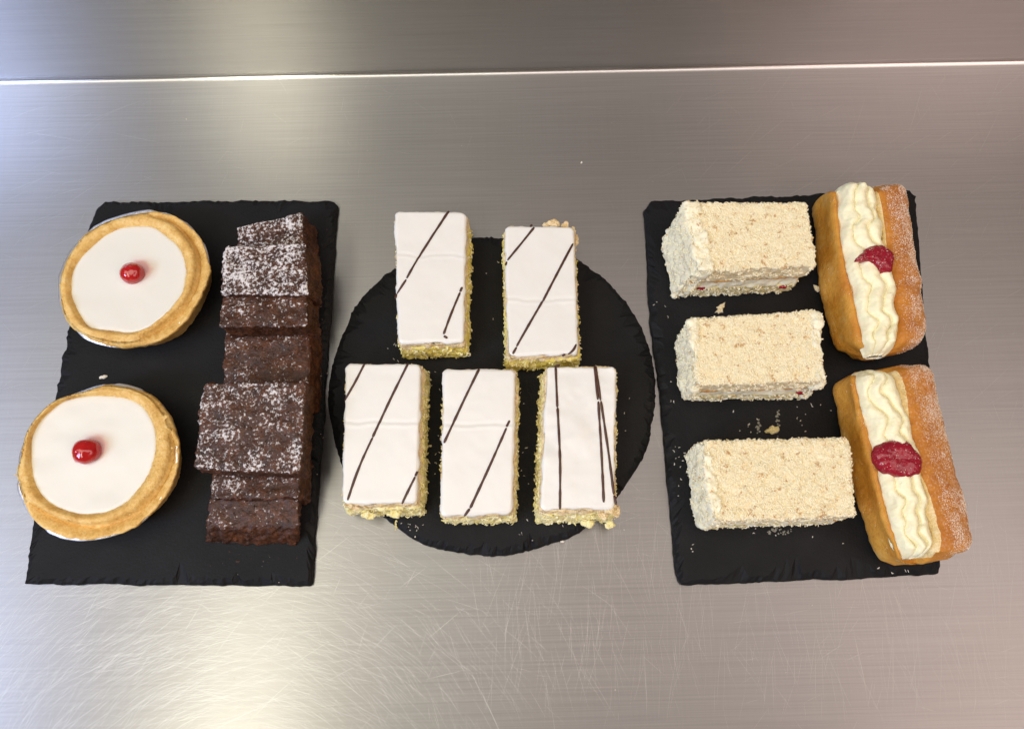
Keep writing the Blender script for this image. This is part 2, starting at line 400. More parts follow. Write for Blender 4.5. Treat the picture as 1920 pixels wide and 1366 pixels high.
# ------------------------------------------------------------------ steel worktop
J0, J1 = P(0, 153), P(1920, 115)
yaw = math.atan2(J1[1] - J0[1], J1[0] - J0[0]); YB = (J0 + (J1 - J0) * .5)[1]
def build_worktop():
    R = 0.0036; X0, X1 = -1.3, 1.3
    prof = [(-0.42 + .0, -0.045), (-0.425, -0.012), (-0.420, -.004), (-0.412, 0.0)]
    prof += [(y, 0.0) for y in np.linspace(-.40, -R, 24)]
    top = thing('steel_worktop', 'scratched brushed stainless steel worktop the slate boards stand on', 'worktop', (0, YB, 0))
    top['kind'] = 'structure'
    top.rotation_euler = (0, 0, yaw)
    def strip(name, pr, xs, parent, mat=M_STEEL):
        pr = np.array(pr); v = np.zeros((len(pr), len(xs), 3))
        v[..., 0] = xs[None]; v[..., 1] = pr[:, :1]; v[..., 2] = pr[:, 1:2]
        o = mk(name, v.reshape(-1, 3), [q[::-1] for q in grid_faces(len(pr), len(xs))], mat)
        o.parent = parent; return o
    prof = [(y - 0.0, z) for y, z in prof]
    xs = np.linspace(X0, X1, 40)
    prof[0:4] = [(-.86, -.05), (-.865, -.012), (-.861, -.003), (-.852, 0.0)]
    prof = prof[:4] + [(y, 0.0) for y in np.linspace(-.84, -R, 24)]
    strip('tabletop', prof, xs, top)
    cove = [(-R + R * math.sin(a), R - R * math.cos(a)) for a in np.linspace(0, math.pi / 2, 10)]
    up = cove + [(0.0, z) for z in np.linspace(.02, .145, 8)] + [(.002, .1485), (.006, .150), (.03, .150), (.032, .148), (.032, 0)]
    u = strip('upstand', up, xs, top, M_UPSTAND); u['label'] = 'steel upstand along the back edge of the worktop'
    # scratches: thin ribbons of bared metal, random arcs and straight nicks
    rng = np.random.RandomState(3)
    V, F, A = [], [], []
    def ribbon(pts, w):
        pts = np.array(pts); t = np.gradient(pts[:, :2], axis=0); t /= np.linalg.norm(t, axis=1, keepdims=True)
        nrm = np.stack([-t[:, 1], t[:, 0]], 1); n = len(pts); s = len(V)
        taper = np.sin(np.linspace(.15, math.pi - .15, n))[:, None] * w / 2
        for a, b in zip(pts[:, :2] - nrm * taper, pts[:, :2] + nrm * taper):
            V.append((*a, pts[0, 2])); V.append((*b, pts[0, 2]))
        for i in range(n - 1): F.append((s + 2 * i, s + 2 * i + 2, s + 2 * i + 3, s + 2 * i + 1))
    zz = [0.00003]
    def scratch(px, py, ang, L, curv, w):
        c = P(px, py); a = ang; step = L / 9; q = [c[:2]]
        for i in range(9):
            q.append(q[-1] + step * np.array([math.cos(a), math.sin(a)])); a += curv * step
        zz[0] += 1.5e-8
        ribbon([(x, y, zz[0]) for x, y in q], w)
    for k in range(3000):     # fine swirls rubbed round the left front
        px = rng.normal(330, 270); py = rng.normal(1215, 130)
        rx, ry = px - 440, 1620 - py
        scratch(px, py, math.atan2(ry, rx) - math.pi / 2 + rng.normal(0, .22), rng.uniform(.006, .040), rng.normal(-3, 1.5), rng.uniform(.00003, .00009))
    for k in range(60):       # a few deeper ones
        px = rng.normal(330, 260); py = rng.normal(1215, 120)
        scratch(px, py, rng.normal(.7, .4), rng.uniform(.012, .05), rng.normal(-3, 3), rng.uniform(.00010, .00015))
    for k in range(420):      # long ones at the right front, up and down the board
        px = rng.uniform(900, 1900); py = rng.uniform(1020, 1360)
        scratch(px, py, rng.normal(1.57, .22), rng.uniform(.01, .06), rng.normal(0, 2), rng.uniform(.00003, .00008))
    for k in range(110):      # diagonals at the right and back
        px = rng.uniform(1150, 1920); py = rng.uniform(150, 900)
        scratch(px, py, rng.normal(.7, .25), rng.uniform(.01, .07), rng.normal(0, 1.5), rng.uniform(.00004, .00009))
    for k in range(110):
        px = rng.uniform(0, 240); py = rng.uniform(150, 1000)
        scratch(px, py, rng.normal(.5, .35), rng.uniform(.008, .05), rng.normal(-2, 3), rng.uniform(.00004, .00010))
    for k in range(500):
        px = rng.uniform(-50, 1970); py = rng.uniform(160, 1400)
        scratch(px, py, rng.uniform(0, 3.14), rng.uniform(.004, .025), rng.normal(0, 5), rng.uniform(.00003, .00008))
    for k in range(40):
        px = rng.uniform(1000, 1500); py = rng.uniform(1180, 1360)
        scratch(px, py, rng.uniform(1.2, 2.3), rng.uniform(.01, .04), rng.normal(0, 2), rng.uniform(.00004, .00009))
    v = np.array(V); cs, sn = math.cos(-yaw), math.sin(-yaw); v[:, 1] -= YB
    v = np.stack([v[:, 0] * cs - v[:, 1] * sn, v[:, 0] * sn + v[:, 1] * cs, v[:, 2]], 1)
    o = mk('scratches', v, F, scratch_mat('scratched_steel', (.60, .595, .58), .42)); o.parent = top; o['kind'] = 'stuff'
build_worktop()

# ------------------------------------------------------------------ slate boards
ZS = 0.0062
def slate(px, label, seed, n=420, smooth_outline=False):
    w = np.array([P(x, y, .003)[:2] for x, y in px])
    o = catmull(w, n) if smooth_outline else resample(w, n)
    c = o.mean(0)
    nr = o - c; nr /= np.linalg.norm(nr, axis=1, keepdims=True)     # inset towards the middle, so no edge folds over
    p3 = np.c_[o, np.zeros(n)]
    w1 = fbm(p3, 90, 3, seed) * .0007; w2 = np.abs(fbm(p3, 130, 2, seed + 3)); w3 = fbm(p3, 420, 2, seed + 5); w2 = np.minimum(w2, .8)
    chip = np.clip(fbm(p3, 55, 2, seed + 9) + .25, 0, 1)
    rings = []
    def ring(off, z): rings.append(np.c_[o + nr * np.asarray(off)[:, None], np.broadcast_to(z, n)])
    one = np.ones(n)
    ring(w1 - .0016, .0004); ring(w1 + w3 * .0004, .0014 + .0006 * w2)
    ring(w1 - .0002 - .0010 * w2 + w3 * .0005, .0034 + w3 * .0005)
    ring(w1 - .0014 - .0060 * w2 * (.30 + chip) + w3 * .0007, .0047 + w3 * .0007)
    ring(w1 - .0032 - .0125 * w2 * (.30 + chip) - np.abs(w3) * .0010, ZS)
    v = np.vstack(rings); f = grid_faces(len(rings), n, True)
    if ((np.roll(o, -1, 0) - c)[:, 1] * (o - c)[:, 0] - (np.roll(o, -1, 0) - c)[:, 0] * (o - c)[:, 1]).sum() < 0:
        f = [q[::-1] for q in f]; sw = True; capb = list(range(n))
    else: sw = False; capb = list(range(n))[::-1]
    k0 = 4 * n; v = np.vstack([v, [[c[0], c[1], ZS]]]); tri = [(k0 + j, k0 + (j + 1) % n, len(v) - 1) for j in range(n)]
    if sw: tri = [q[::-1] for q in tri]
    loc = np.array([c[0], c[1], 0.0002])
    ob = mk('slate_board', v - np.array([c[0], c[1], 0]), f + tri + [capb], M_SLATE, smooth=False)
    ob.location = loc; ob['label'] = label; ob['category'] = 'slate board'; ob['group'] = 'black slate serving boards'
    return ob
slate([(184, 388), (198, 379), (410, 377), (624, 377), (634, 386), (610, 740), (585, 1098), (320, 1097), (48, 1094), (60, 995), (104, 752), (113, 700), (128, 618), (165, 430)],
      'rectangular black slate board under the two cherry tarts and the brownies', 1)
slate([(878, 446), (944, 446), (1020, 458), (1085, 488), (1144, 533), (1193, 594), (1218, 655), (1229, 720), (1217, 830), (1187, 889), (1150, 940), (1091, 994), (1026, 1023), (953, 1040),
       (891, 1040), (800, 1022), (727, 976), (680, 930), (638, 865), (620, 792), (615, 740), (625, 673), (660, 586), (686, 549), (736, 504), (800, 466)],
      'round black slate board under the five white iced slices', 2, smooth_outline=True)
slate([(1208, 397), (1221, 377), (1497, 366), (1703, 356), (1716, 366), (1742, 700), (1763, 1066), (1760, 1076), (1640, 1083), (1290, 1097), (1276, 1094), (1268, 1079), (1241, 780), (1219, 600)],
      'rectangular black slate board under the coconut slices and cream filled buns', 3)

# ------------------------------------------------------------------ cherry tarts
def polar(c, pts, z, n, smooth=3):
    q = catmull(np.array([P(x, y, z)[:2] for x, y in pts]), 720) - c
    a = np.arctan2(q[:, 1], q[:, 0]); r = np.hypot(q[:, 0], q[:, 1]); o = np.argsort(a)
    return np.interp(np.linspace(-math.pi, math.pi, n, endpoint=False), np.r_[a[o] - 2 * math.pi, a[o], a[o] + 2 * math.pi], np.tile(r[o], 3))
def polar_open(c, pts, z, n):
    """radius along an open traced arc, and a 0..1 mask that fades at its ends"""
    q = catmull(np.array([P(x, y, z)[:2] for x, y in pts]), 300, False) - c
    a = np.unwrap(np.arctan2(q[:, 1], q[:, 0])); r = np.hypot(q[:, 0], q[:, 1])
    th = np.linspace(-math.pi, math.pi, n, endpoint=False); R = np.zeros(n); Mk = np.zeros(n)
    lo, hi = min(a[0], a[-1]), max(a[0], a[-1]); o = np.argsort(a)
    for k in range(n):
        t = th[k]
        while t < lo: t += 2 * math.pi
        while t > hi + 1e-9 and t - 2 * math.pi >= lo: t -= 2 * math.pi
        if lo <= t <= hi: R[k] = np.interp(t, a[o], r[o]); Mk[k] = min(1, (t - lo) / .25, (hi - t) / .25)
    return R, Mk
def tart(label, outer, icing, valley, cherry, crx, seed):
    n = 300; zi, zr = .0300, .0350
    oc = np.array([P(x, y, zr - .003)[:2] for x, y in outer]); c = resample(oc, 400).mean(0)
    th = np.linspace(-math.pi, math.pi, n, endpoint=False); cs, sn = np.cos(th), np.sin(th)
    ro = polar(c, outer, zr - .004, n) ; ri = polar(c, icing, zi + .001, n); rv, mk_ = polar_open(c, valley, zr - .002, n)
    P0 = np.c_[cs * .05, sn * .05, np.zeros(n)]
    ro = ro + fbm(P0, 170, 3, seed) * .0004 - .0012; ri = ri + fbm(P0, 70, 2, seed + 1) * .0004
    w = ro - ri
    rv = np.where(mk_ > 0, rv, ri + .62 * w); rv = np.clip(rv, ri + .3 * w, ri + .72 * w)
    t = thing('cherry_tart', label, 'tart', (c[0], c[1], ZS), 'iced cherry tarts in foil cases')
    def lathe(rs, zs):
        v = []
        for r, z in zip(rs, zs): v.append(np.c_[c[0] + cs * r, c[1] + sn * r, np.broadcast_to(z, n)])
        return np.vstack(v), grid_faces(len(rs), n, True)
    b = np.broadcast_to
    wob = fbm(P0, 120, 2, seed + 4) * .0006
    rs = [ri - .004, ri - .0006, ri + .0006, ri + .35 * (rv - ri), ri + .7 * (rv - ri), rv - .0002, rv + .0004, rv + .0016, rv + .30 * (ro - rv), rv + .75 * (ro - rv), ro - .0002, ro, ro - .0006, ro * .93, ro * .86]
    zs = [b(zi - .002, n), b(zi + .0002, n), zi + .0014 + wob * .5, zr - .0007 + wob, zr + wob, zr - .0010 - .0012 * mk_, zr - .0011 - .0072 * mk_, zr - .0012 - .0070 * mk_, zr - .0014 - .0042 * mk_ + wob, zr - .0022 - .0030 * mk_ + wob, zr - .0040, zr - .0060, zr - .0080, zr * .55 + 0 * ro, .0085 + 0 * ro]
    v, f = lathe(rs, zs); v = displace(v, f, (.00035, 420, 2, seed, None), (.0003, 130, 2, seed + 2, None))
    mk('pastry_case', v, f, M_CRUST, t)
    # foil dish: fluted wall and a rolled rim
    flute = np.cos(th * 60) * .0006
    fo = np.maximum(polar(c, outer, zr - .008, n) * .992, .03)
    fo = np.array([fo[(np.arange(-12, 13) + k) % n].mean() for k in range(n)]) - .0005 - .0022 * np.clip(ro - ro.mean(), 0, .002) / .002 + fbm(P0, 90, 2, seed + 6) * .0004
    v, f = lathe([fo * 0 + .0005, fo * .74, fo * .76 + flute, fo * .97 + flute, fo + .0004, fo + .0010, fo + .0006, fo - .0012],
                 [ZS + .0003] * 2 + [ZS + .002, zr - .0085, zr - .0075, zr - .0066, zr - .0058, zr - .0056])
    mk('foil_case', v, f, M_FOIL, t)
    # icing with a slight dip and meniscus
    k = 26; fr = np.r_[np.linspace(.04, .9, k), .95, .98, 1.0, 1.012]
    zc = [zi + .0010 + .0002 * math.cos(q * 5) for q in fr]; zc[-4:] = [zi + .0011, zi + .0010, zi + .0006, zi - .0008]
    v, f = lathe([ri * q for q in fr], [b(z, n) for z in zc])
    v = np.vstack([v, [[c[0], c[1], zi + .0012]]]); f = f + [(len(v) - 1, j, (j + 1) % n) for j in range(n)]
    f = [q[::-1] if len(q) == 4 else q for q in f]
    f = [tuple(q) for q in f]
    cc = P(*cherry, zi + .004)
    d = np.hypot(v[:, 0] - cc[0], v[:, 1] - cc[1]); v[:, 2] += .0012 * np.exp(-(d / .011) ** 2) + fbm(v, 45, 2, seed + 8) * .00035
    # orient upward
    if normals(v, f)[:k * n, 2].mean() < 0: f = [q[::-1] for q in f]
    loc = np.array([c[0], c[1], ZS])
    mk('icing', v, f, icing_mat('tart_icing', (.78, .76, .67), tuple(cc + np.array([.0030, .0028, -.002]) - loc)), t)
    # cherry
    vs, fs = [], []; nu, nv = 40, 20
    for i in range(nv + 1):
        for j in range(nu):
            p, a = math.pi * i / nv, 2 * math.pi * j / nu
            vs.append((math.sin(p) * math.cos(a) * crx, math.sin(p) * math.sin(a) * crx * .92, math.cos(p) * crx * .86))
    fs = [q[::-1] for q in grid_faces(nv + 1, nu, True)]
    vs = np.array(vs) + cc; vs = displace(vs, fs, (.0004, 110, 2, seed + 11, None), (.0003, 330, 2, seed + 12, None))
    if ((vs - cc) * normals(vs, fs)).sum() < 0: fs = [q[::-1] for q in fs]
    mk('cherry', vs, fs, M_CHERRY, t)
    # loose crust flakes on the rim
    rng = np.random.RandomState(seed); a = rng.rand(45) * 2 * math.pi; ii = (a / (2 * math.pi) * n).astype(int)
    rr = ri[ii] + w[ii] * rng.uniform(.1, 1.0, 45); pts = np.c_[c[0] + cs[ii] * rr, c[1] + sn[ii] * rr, np.full(45, zr - .0008)]
    v, f = grains(pts, np.tile([0, 0, 1.0], (45, 1)), rng, .0006, .0020, .5); mk('pastry_flakes', v, f, M_CRUST, t, smooth=False, kind='stuff')
    return t
tart('iced cherry tart at the back corner of the slate, further from the front edge',
     [(110, 542), (116, 508), (132, 473), (158, 439), (211, 411), (261, 398), (290, 394), (316, 399), (340, 408), (375, 440), (387, 467), (397, 507), (390, 529), (377, 559), (340, 612), (290, 643), (224, 653), (179, 643), (132, 616), (116, 584)],
     [(133, 539), (134, 518), (142, 497), (158, 476), (185, 451), (200, 439), (229, 427), (264, 424), (290, 428), (322, 450), (340, 471), (349, 497), (349, 523), (343, 547), (322, 576), (298, 600), (277, 613), (253, 622), (224, 622), (185, 618), (166, 612), (153, 595), (140, 571), (133, 552)],
     [(274, 403), (316, 415), (337, 431), (355, 454), (367, 479), (367, 504), (362, 532), (350, 559), (329, 584), (290, 616), (264, 629)], (248, 512), .0090, 21)
tart('iced cherry tart with a chipped rim, overhanging the slate in front of the other tart',
     [(29, 890), (37, 858), (44, 838), (59, 802), (79, 776), (111, 751), (170, 731), (199, 718), (228, 721), (264, 728), (293, 744), (316, 770), (331, 800), (338, 829), (334, 882), (316, 925), (275, 972), (234, 999), (176, 1012), (141, 1013), (102, 1004), (64, 980), (44, 946), (37, 911)],
     [(58, 846), (61, 817), (76, 788), (100, 764), (123, 751), (161, 743), (205, 742), (240, 747), (269, 764), (287, 794), (293, 823), (290, 855), (278, 887), (264, 911), (240, 937), (211, 955), (176, 962), (141, 961), (102, 947), (76, 925), (63, 899), (59, 876)],
     [(325, 800), (325, 817), (316, 864), (302, 899), (264, 946), (228, 969), (176, 983), (132, 978), (97, 966), (70, 949), (53, 934)], (162, 846), .0097, 33)

# ------------------------------------------------------------------ brownies
def brownie(label, top, bot, seed, dust=1.0, rough=1.0):
    t4 = [P(x, y, z) for x, y, z in top]
    b4 = [P(x, y, z) for x, y, z in bot] if bot and not isinstance(bot[0], (int, float)) else None
    if b4 is None:
        n = np.cross(np.subtract(t4[1], t4[0]), np.subtract(t4[3], t4[0])); n /= np.linalg.norm(n); n *= np.sign(n[2])
        b4 = [p - n * .024 for p in t4]
        if bot:
            c = np.mean(b4, 0); b4 = [np.array([p[0] + (bot[0] if k in (1, 2) else -bot[1]), p[1] + (-bot[2] if k in (2, 3) else 0), p[2]]) for k, p in enumerate(b4)]
    v, f, raw = rblock(t4, b4, .0030, .0016, .0013)
    side = 1 - (raw[:, 2] > .97)
    v = displace(v, f, (.0008 * rough, 110, 3, seed, None), (.0007 * rough, 420, 2, seed + 1, .5 + side), (.0010 * rough, 45, 2, seed + 2, .5))
    v[:, 2] = np.maximum(v[:, 2], ZS + .0003)
    m = np.array([(b4[k] + t4[k]) / 2 for k in range(4)]).mean(0); m[2] = min(p[2] for p in b4)
    e = thing('brownie', label, 'brownie', m, 'sugar dusted chocolate brownies in a row')
    dd = np.where(raw[:, 2] > .95, dust, np.where(raw[:, 2] > .4, dust * .52, dust * .30))
    mk('cake', v, f, M_BROWNIE, e, attr={'dust': dd})
    rng = np.random.RandomState(seed)
    pts, nn = sample(v, f, 170, rng, lambda c, n: (n[:, 2] > -.2) * 1.0)
    gv, gf = grains(pts, nn, rng, .0006, .0019, .8); mk('crumbs', gv, gf, M_DARKCRUMB, e, smooth=False, kind='stuff')
    return e
brownie('sugared brownie at the back end of the row, partly under the next', [(444, 424, .034), (566, 399, .034), (572, 520, .034), (446, 530, .034)], (.006, 0, 0), 41, 1.08)
brownie('brownie with the whitest sugar, second from the back of the row', [(421, 460, .058), (572, 456, .058), (578, 553, .0560), (414, 552, .0560)], (.005, 0, .001), 42, 1.16)
brownie('tilted brownie with streaky sugar and a dark cut front, third from the back', [(421, 520, .0515), (572, 522, .0515), (576, 612, .0530), (409, 612, .0530)], (.004, -.001, -.002), 43, .92)
brownie('low brownie tucked behind the biggest one, its sugar sparse', [(423, 610, .030), (583, 610, .030), (577, 760, .030), (415, 760, .030)], (.003, 0, 0), 44, .86)
brownie('biggest brownie, lying on top of its neighbours nearest the lower tart', [(381, 718, .059), (574, 713, .060), (562, 889, .057), (361, 880, .057)], (0, -.001, 0), 45, .98)
brownie('narrow strip of brownie showing between the biggest one and the front one', [(402, 850, .0335), (566, 850, .0335), (559, 933, .0355), (393, 935, .0355)], (.002, 0, 0), 46, .93)
brownie('brownie with little sugar at the front end of the row', [(396, 928, .030), (562, 930, .031), (560, 986, .028), (386, 990, .028)],
        [(405, 938, .0066), (556, 938, .0066), (562, 1021, .0066), (389, 1020, .0066)], 47, .80, 1.3)

# ------------------------------------------------------------------ white iced slices
def iced_slice(label, ic, front, side, lines, seed, zt=.0385, extra=0, relief=1.0, lumps=(), pale=False, crease=None):
    t4 = np.array([P(x, y, zt) for x, y in ic])
    c = t4.mean(0); e = thing('iced_slice', label, 'cake slice', (c[0], c[1], ZS), 'white iced slices with chocolate lines')
    lo = t4.copy(); lo[:, 2] = ZS + .0004
    sl, sr = side
    lo[0] += (-sl, .0015, 0); lo[1] += (sr, .0015, 0); lo[2] += (sr, -front, 0); lo[3] += (-sl, -front, 0)
    def q(t, z): r = lo * (1 - t) + t4 * t; r[:, 2] = z; return r
    z1, z2 = .0285, zt - .0038
    rng = np.random.RandomState(seed)
    sv, sf, raw = rblock(q(.55, z1), q(0, ZS + .0004), .003, .0012, .0013)
    sv = displace(sv, sf, (.0014, 170, 3, seed, None), (.0010, 520, 2, seed + 1, None)); sv[:, 2] = np.maximum(sv[:, 2], ZS + .0002)
    M_SP = M_SPONGE_P if pale else M_SPONGE
    mk('sponge', sv, sf, M_SP, e)
    pv, pf, raw = rblock(q(.93, z2 + .001), q(.62, z1 - .002), .0035, .0012, .0012)
    pv = displace(pv, pf, (.0013, 230, 3, seed + 2, None), (.0005, 650, 2, seed + 3, None))
    mk('pastry', pv, pf, M_PASTRY, e)
    b4 = t4.copy(); b4[:, 2] = z2; out = (b4 - b4.mean(0)); b4[:, :2] += np.sign(out[:, :2]) * .0006
    iv, jf, raw = rblock(t4, b4, .0042, .0019, .0011)
    lowm = np.clip((1 - raw[:, 2]) / 2, 0, 1)
    iv = displace(iv, jf, (.0013, 120, 3, seed + 4, lowm), (.00030 * relief, 48, 3, seed + 5, None), (.0004, 340, 2, seed + 6, lowm))
    if crease:
        yc = P(900, crease, zt)[1]; dy_ = iv[:, 1] - yc + .0012 * fbm(iv * [1, 0, 0], 90, 2, seed + 15)
        iv[:, 2] += np.where(raw[:, 2] > .6, .00035 * np.exp(-(dy_ / .0009) ** 2) - .00030 * np.exp(-((dy_ - .002) / .0012) ** 2), 0)
    iv[:, 2] -= np.where(raw[:, 2] < -.9, np.abs(fbm(iv, 260, 2, seed + 7)) * .0022, 0)
    mk('icing', iv, jf, M_ICING, e)
    pts, nn = sample(sv, sf, 520 + extra, rng, lambda c, n: ((np.abs(n[:, 2]) < .75) & (c[:, 2] < z1 + .001)) * 1.0)
    a, b = strands(pts, nn, rng, .0010, .0044, .0014, .6); a[:, 2] = np.maximum(a[:, 2], ZS + .0002)
    mk('coconut_shreds', a, b, M_SHRED_Y, e, smooth=False, kind='stuff')
    pts, nn = sample(pv, pf, 260, rng, lambda c, n: (np.abs(n[:, 2]) < .7) * 1.0)
    a, b = grains(pts, nn, rng, .0006, .0022, .8); mk('pastry_crumbs', a, b, M_PASTRY, e, smooth=False, kind='stuff')
    if lumps:
        for q_, (x, y, z, rx, ry) in enumerate(lumps):
            p = P(x, y, z); th_, ph_ = np.meshgrid(np.linspace(0, math.pi, 15), np.linspace(0, 2 * math.pi, 26, endpoint=False), indexing='ij')
            w_ = np.stack([p[0] + .8 * rx * np.sin(th_) * np.cos(ph_), p[1] + .8 * ry * np.sin(th_) * np.sin(ph_), p[2] + min(rx, ry) * .4 * np.cos(th_)], -1).reshape(-1, 3)
            F = [k[::-1] for k in grid_faces(15, 26, True)]
            w_ = displace(w_, F, (.0016, 240, 3, seed + 20 + q_, None), (.0007, 800, 2, seed + 21, None)); mk('pastry_crumb', w_, F, M_PASTRY if z > .026 else M_SP, e, smooth=False)
    for ln in lines:           # half-round piped chocolate
        w3 = np.array([P(x, y, zt + .0002) for x, y in ln]); u0 = w3[0] - w3[1]; u1 = w3[-1] - w3[-2]
        w3[0] += u0 / np.linalg.norm(u0) * .0004; w3[-1] += u1 / np.linalg.norm(u1) * .0004
        m = max(6, int(np.linalg.norm(w3[-1] - w3[0]) / .0015))
        w3 = catmull(w3, m, False) if len(w3) > 2 else resample(w3, m, False)
        t = np.gradient(w3, axis=0); t /= np.linalg.norm(t, axis=1, keepdims=True); s = np.stack([-t[:, 1], t[:, 0], 0 * t[:, 0]], 1)
        r = .00086 * (1 + .22 * fbm(w3, 180, 2, seed + 9)); r[0] *= .6; r[-1] *= .6
        k = 8; v = []
        for j in range(k):
            al = math.pi * 2 * j / k; v.append(w3 + s * (math.cos(al) * r)[:, None] + np.array([0, 0, 1]) * (math.sin(al) * r * .55)[:, None])
        v = np.stack(v, 1)
        # follow the icing surface height
        d = iv[(raw[:, 2] > .9)]
        for i in range(m):
            jn = np.argmin((d[:, 0] - w3[i, 0]) ** 2 + (d[:, 1] - w3[i, 1]) ** 2); v[i, :, 2] += d[jn, 2] - zt
        v = v.reshape(-1, 3); f = grid_faces(m, k, True) + [list(range(k))[::-1], list(range((m - 1) * k, m * k))]
        mk('chocolate_line', v, f, M_CHOC, e)
    return e, sv, sf
iced_slice('white iced slice at the back, its bare front half clear of any line',
           [(740, 396), (874, 398), (869, 640), (747, 643)], .0015, (.0012, .002),
           [[(841, 396), (790, 474), (763, 521)], [(761, 525), (745, 549)], [(743, 551), (741, 558)], [(866, 539), (863, 546)], [(862, 549), (845, 590), (832, 625)], [(833, 630), (838, 633)]], 61, crease=483)
iced_slice('white iced slice crossed corner to corner by one long chocolate line',
           [(947, 423), (1076, 425), (1084, 662), (953, 667)], .0018, (.0015, .0022),
           [[(1001, 427), (975, 459), (952, 487)], [(997, 421), (995, 424)], [(950, 491), (948, 496)], [(1074, 457), (1046, 510), (1018, 564)], [(1017, 565), (985, 620), (969, 648)], [(968, 651), (962, 662)], [(1080, 646), (1075, 656), (1066, 663)], [(1059, 664), (1055, 666)]], 62, crease=566,
           lumps=[(1024, 422, .033, .004, .003), (1040, 420, .033, .005, .004), (1058, 422, .032, .004, .003), (1074, 434, .032, .0035, .005), (1080, 450, .031, .0028, .006), (947, 480, .032, .002, .005)])
iced_slice('white iced slice with three chocolate lines at the near left of the round slate',
           [(648, 681), (789, 682), (781, 942), (641, 944)], .0050, (.0006, .003),
           [[(683, 682), (664, 719), (647, 748)], [(765, 681), (730, 752), (699, 818)], [(698, 821), (679, 862), (664, 900), (652, 936)], [(782, 884), (779, 891)], [(778, 894), (766, 918), (754, 943)]], 63, pale=True, crease=796, extra=120,
           lumps=[(653, 946, .037, .004, .0022), (665, 952, .034, .005, .0022), (742, 985, .022, .0012, .0050), (690, 966, .020, .006, .0025), (740, 962, .024, .006, .003)])
iced_slice('white iced slice in the middle of the front three, two slanting chocolate lines',
           [(832, 692), (966, 692), (960, 960), (827, 967)], .0030, (.0010, .003),
           [[(898, 692), (865, 760), (833, 829)], [(955, 789), (950, 799)], [(949, 803), (915, 880), (882, 951)], [(880, 954), (871, 966)]], 64, pale=True, crease=801,
           lumps=[(958, 945, .033, .0022, .005), (962, 700, .034, .003, .003), (966, 740, .033, .002, .006)])
iced_slice('white iced slice with lengthwise chocolate lines, its icing creased and broken at a corner',
           [(1025, 686), (1155, 687), (1152, 952), (1014, 956)], .0062, (.0032, .0022),
           [[(1042, 688), (1045, 762)], [(1045.5, 765), (1050, 860), (1050, 953)], [(1041, 686), (1049, 683)], [(1115, 686), (1121, 748)], [(1122, 753), (1128, 850), (1132, 940)], [(1117, 686), (1126, 749)], [(1127, 752), (1140, 840), (1151, 925)], [(1152, 929), (1155, 944)]], 65, pale=True, extra=200, relief=2.6,
           lumps=[(1140, 955, .0355, .004, .0035), (1150, 944, .0355, .003, .004), (1131, 966, .032, .004, .003), (1156, 960, .028, .003, .005), (1143, 985, .018, .004, .003), (1100, 982, .020, .005, .002)])

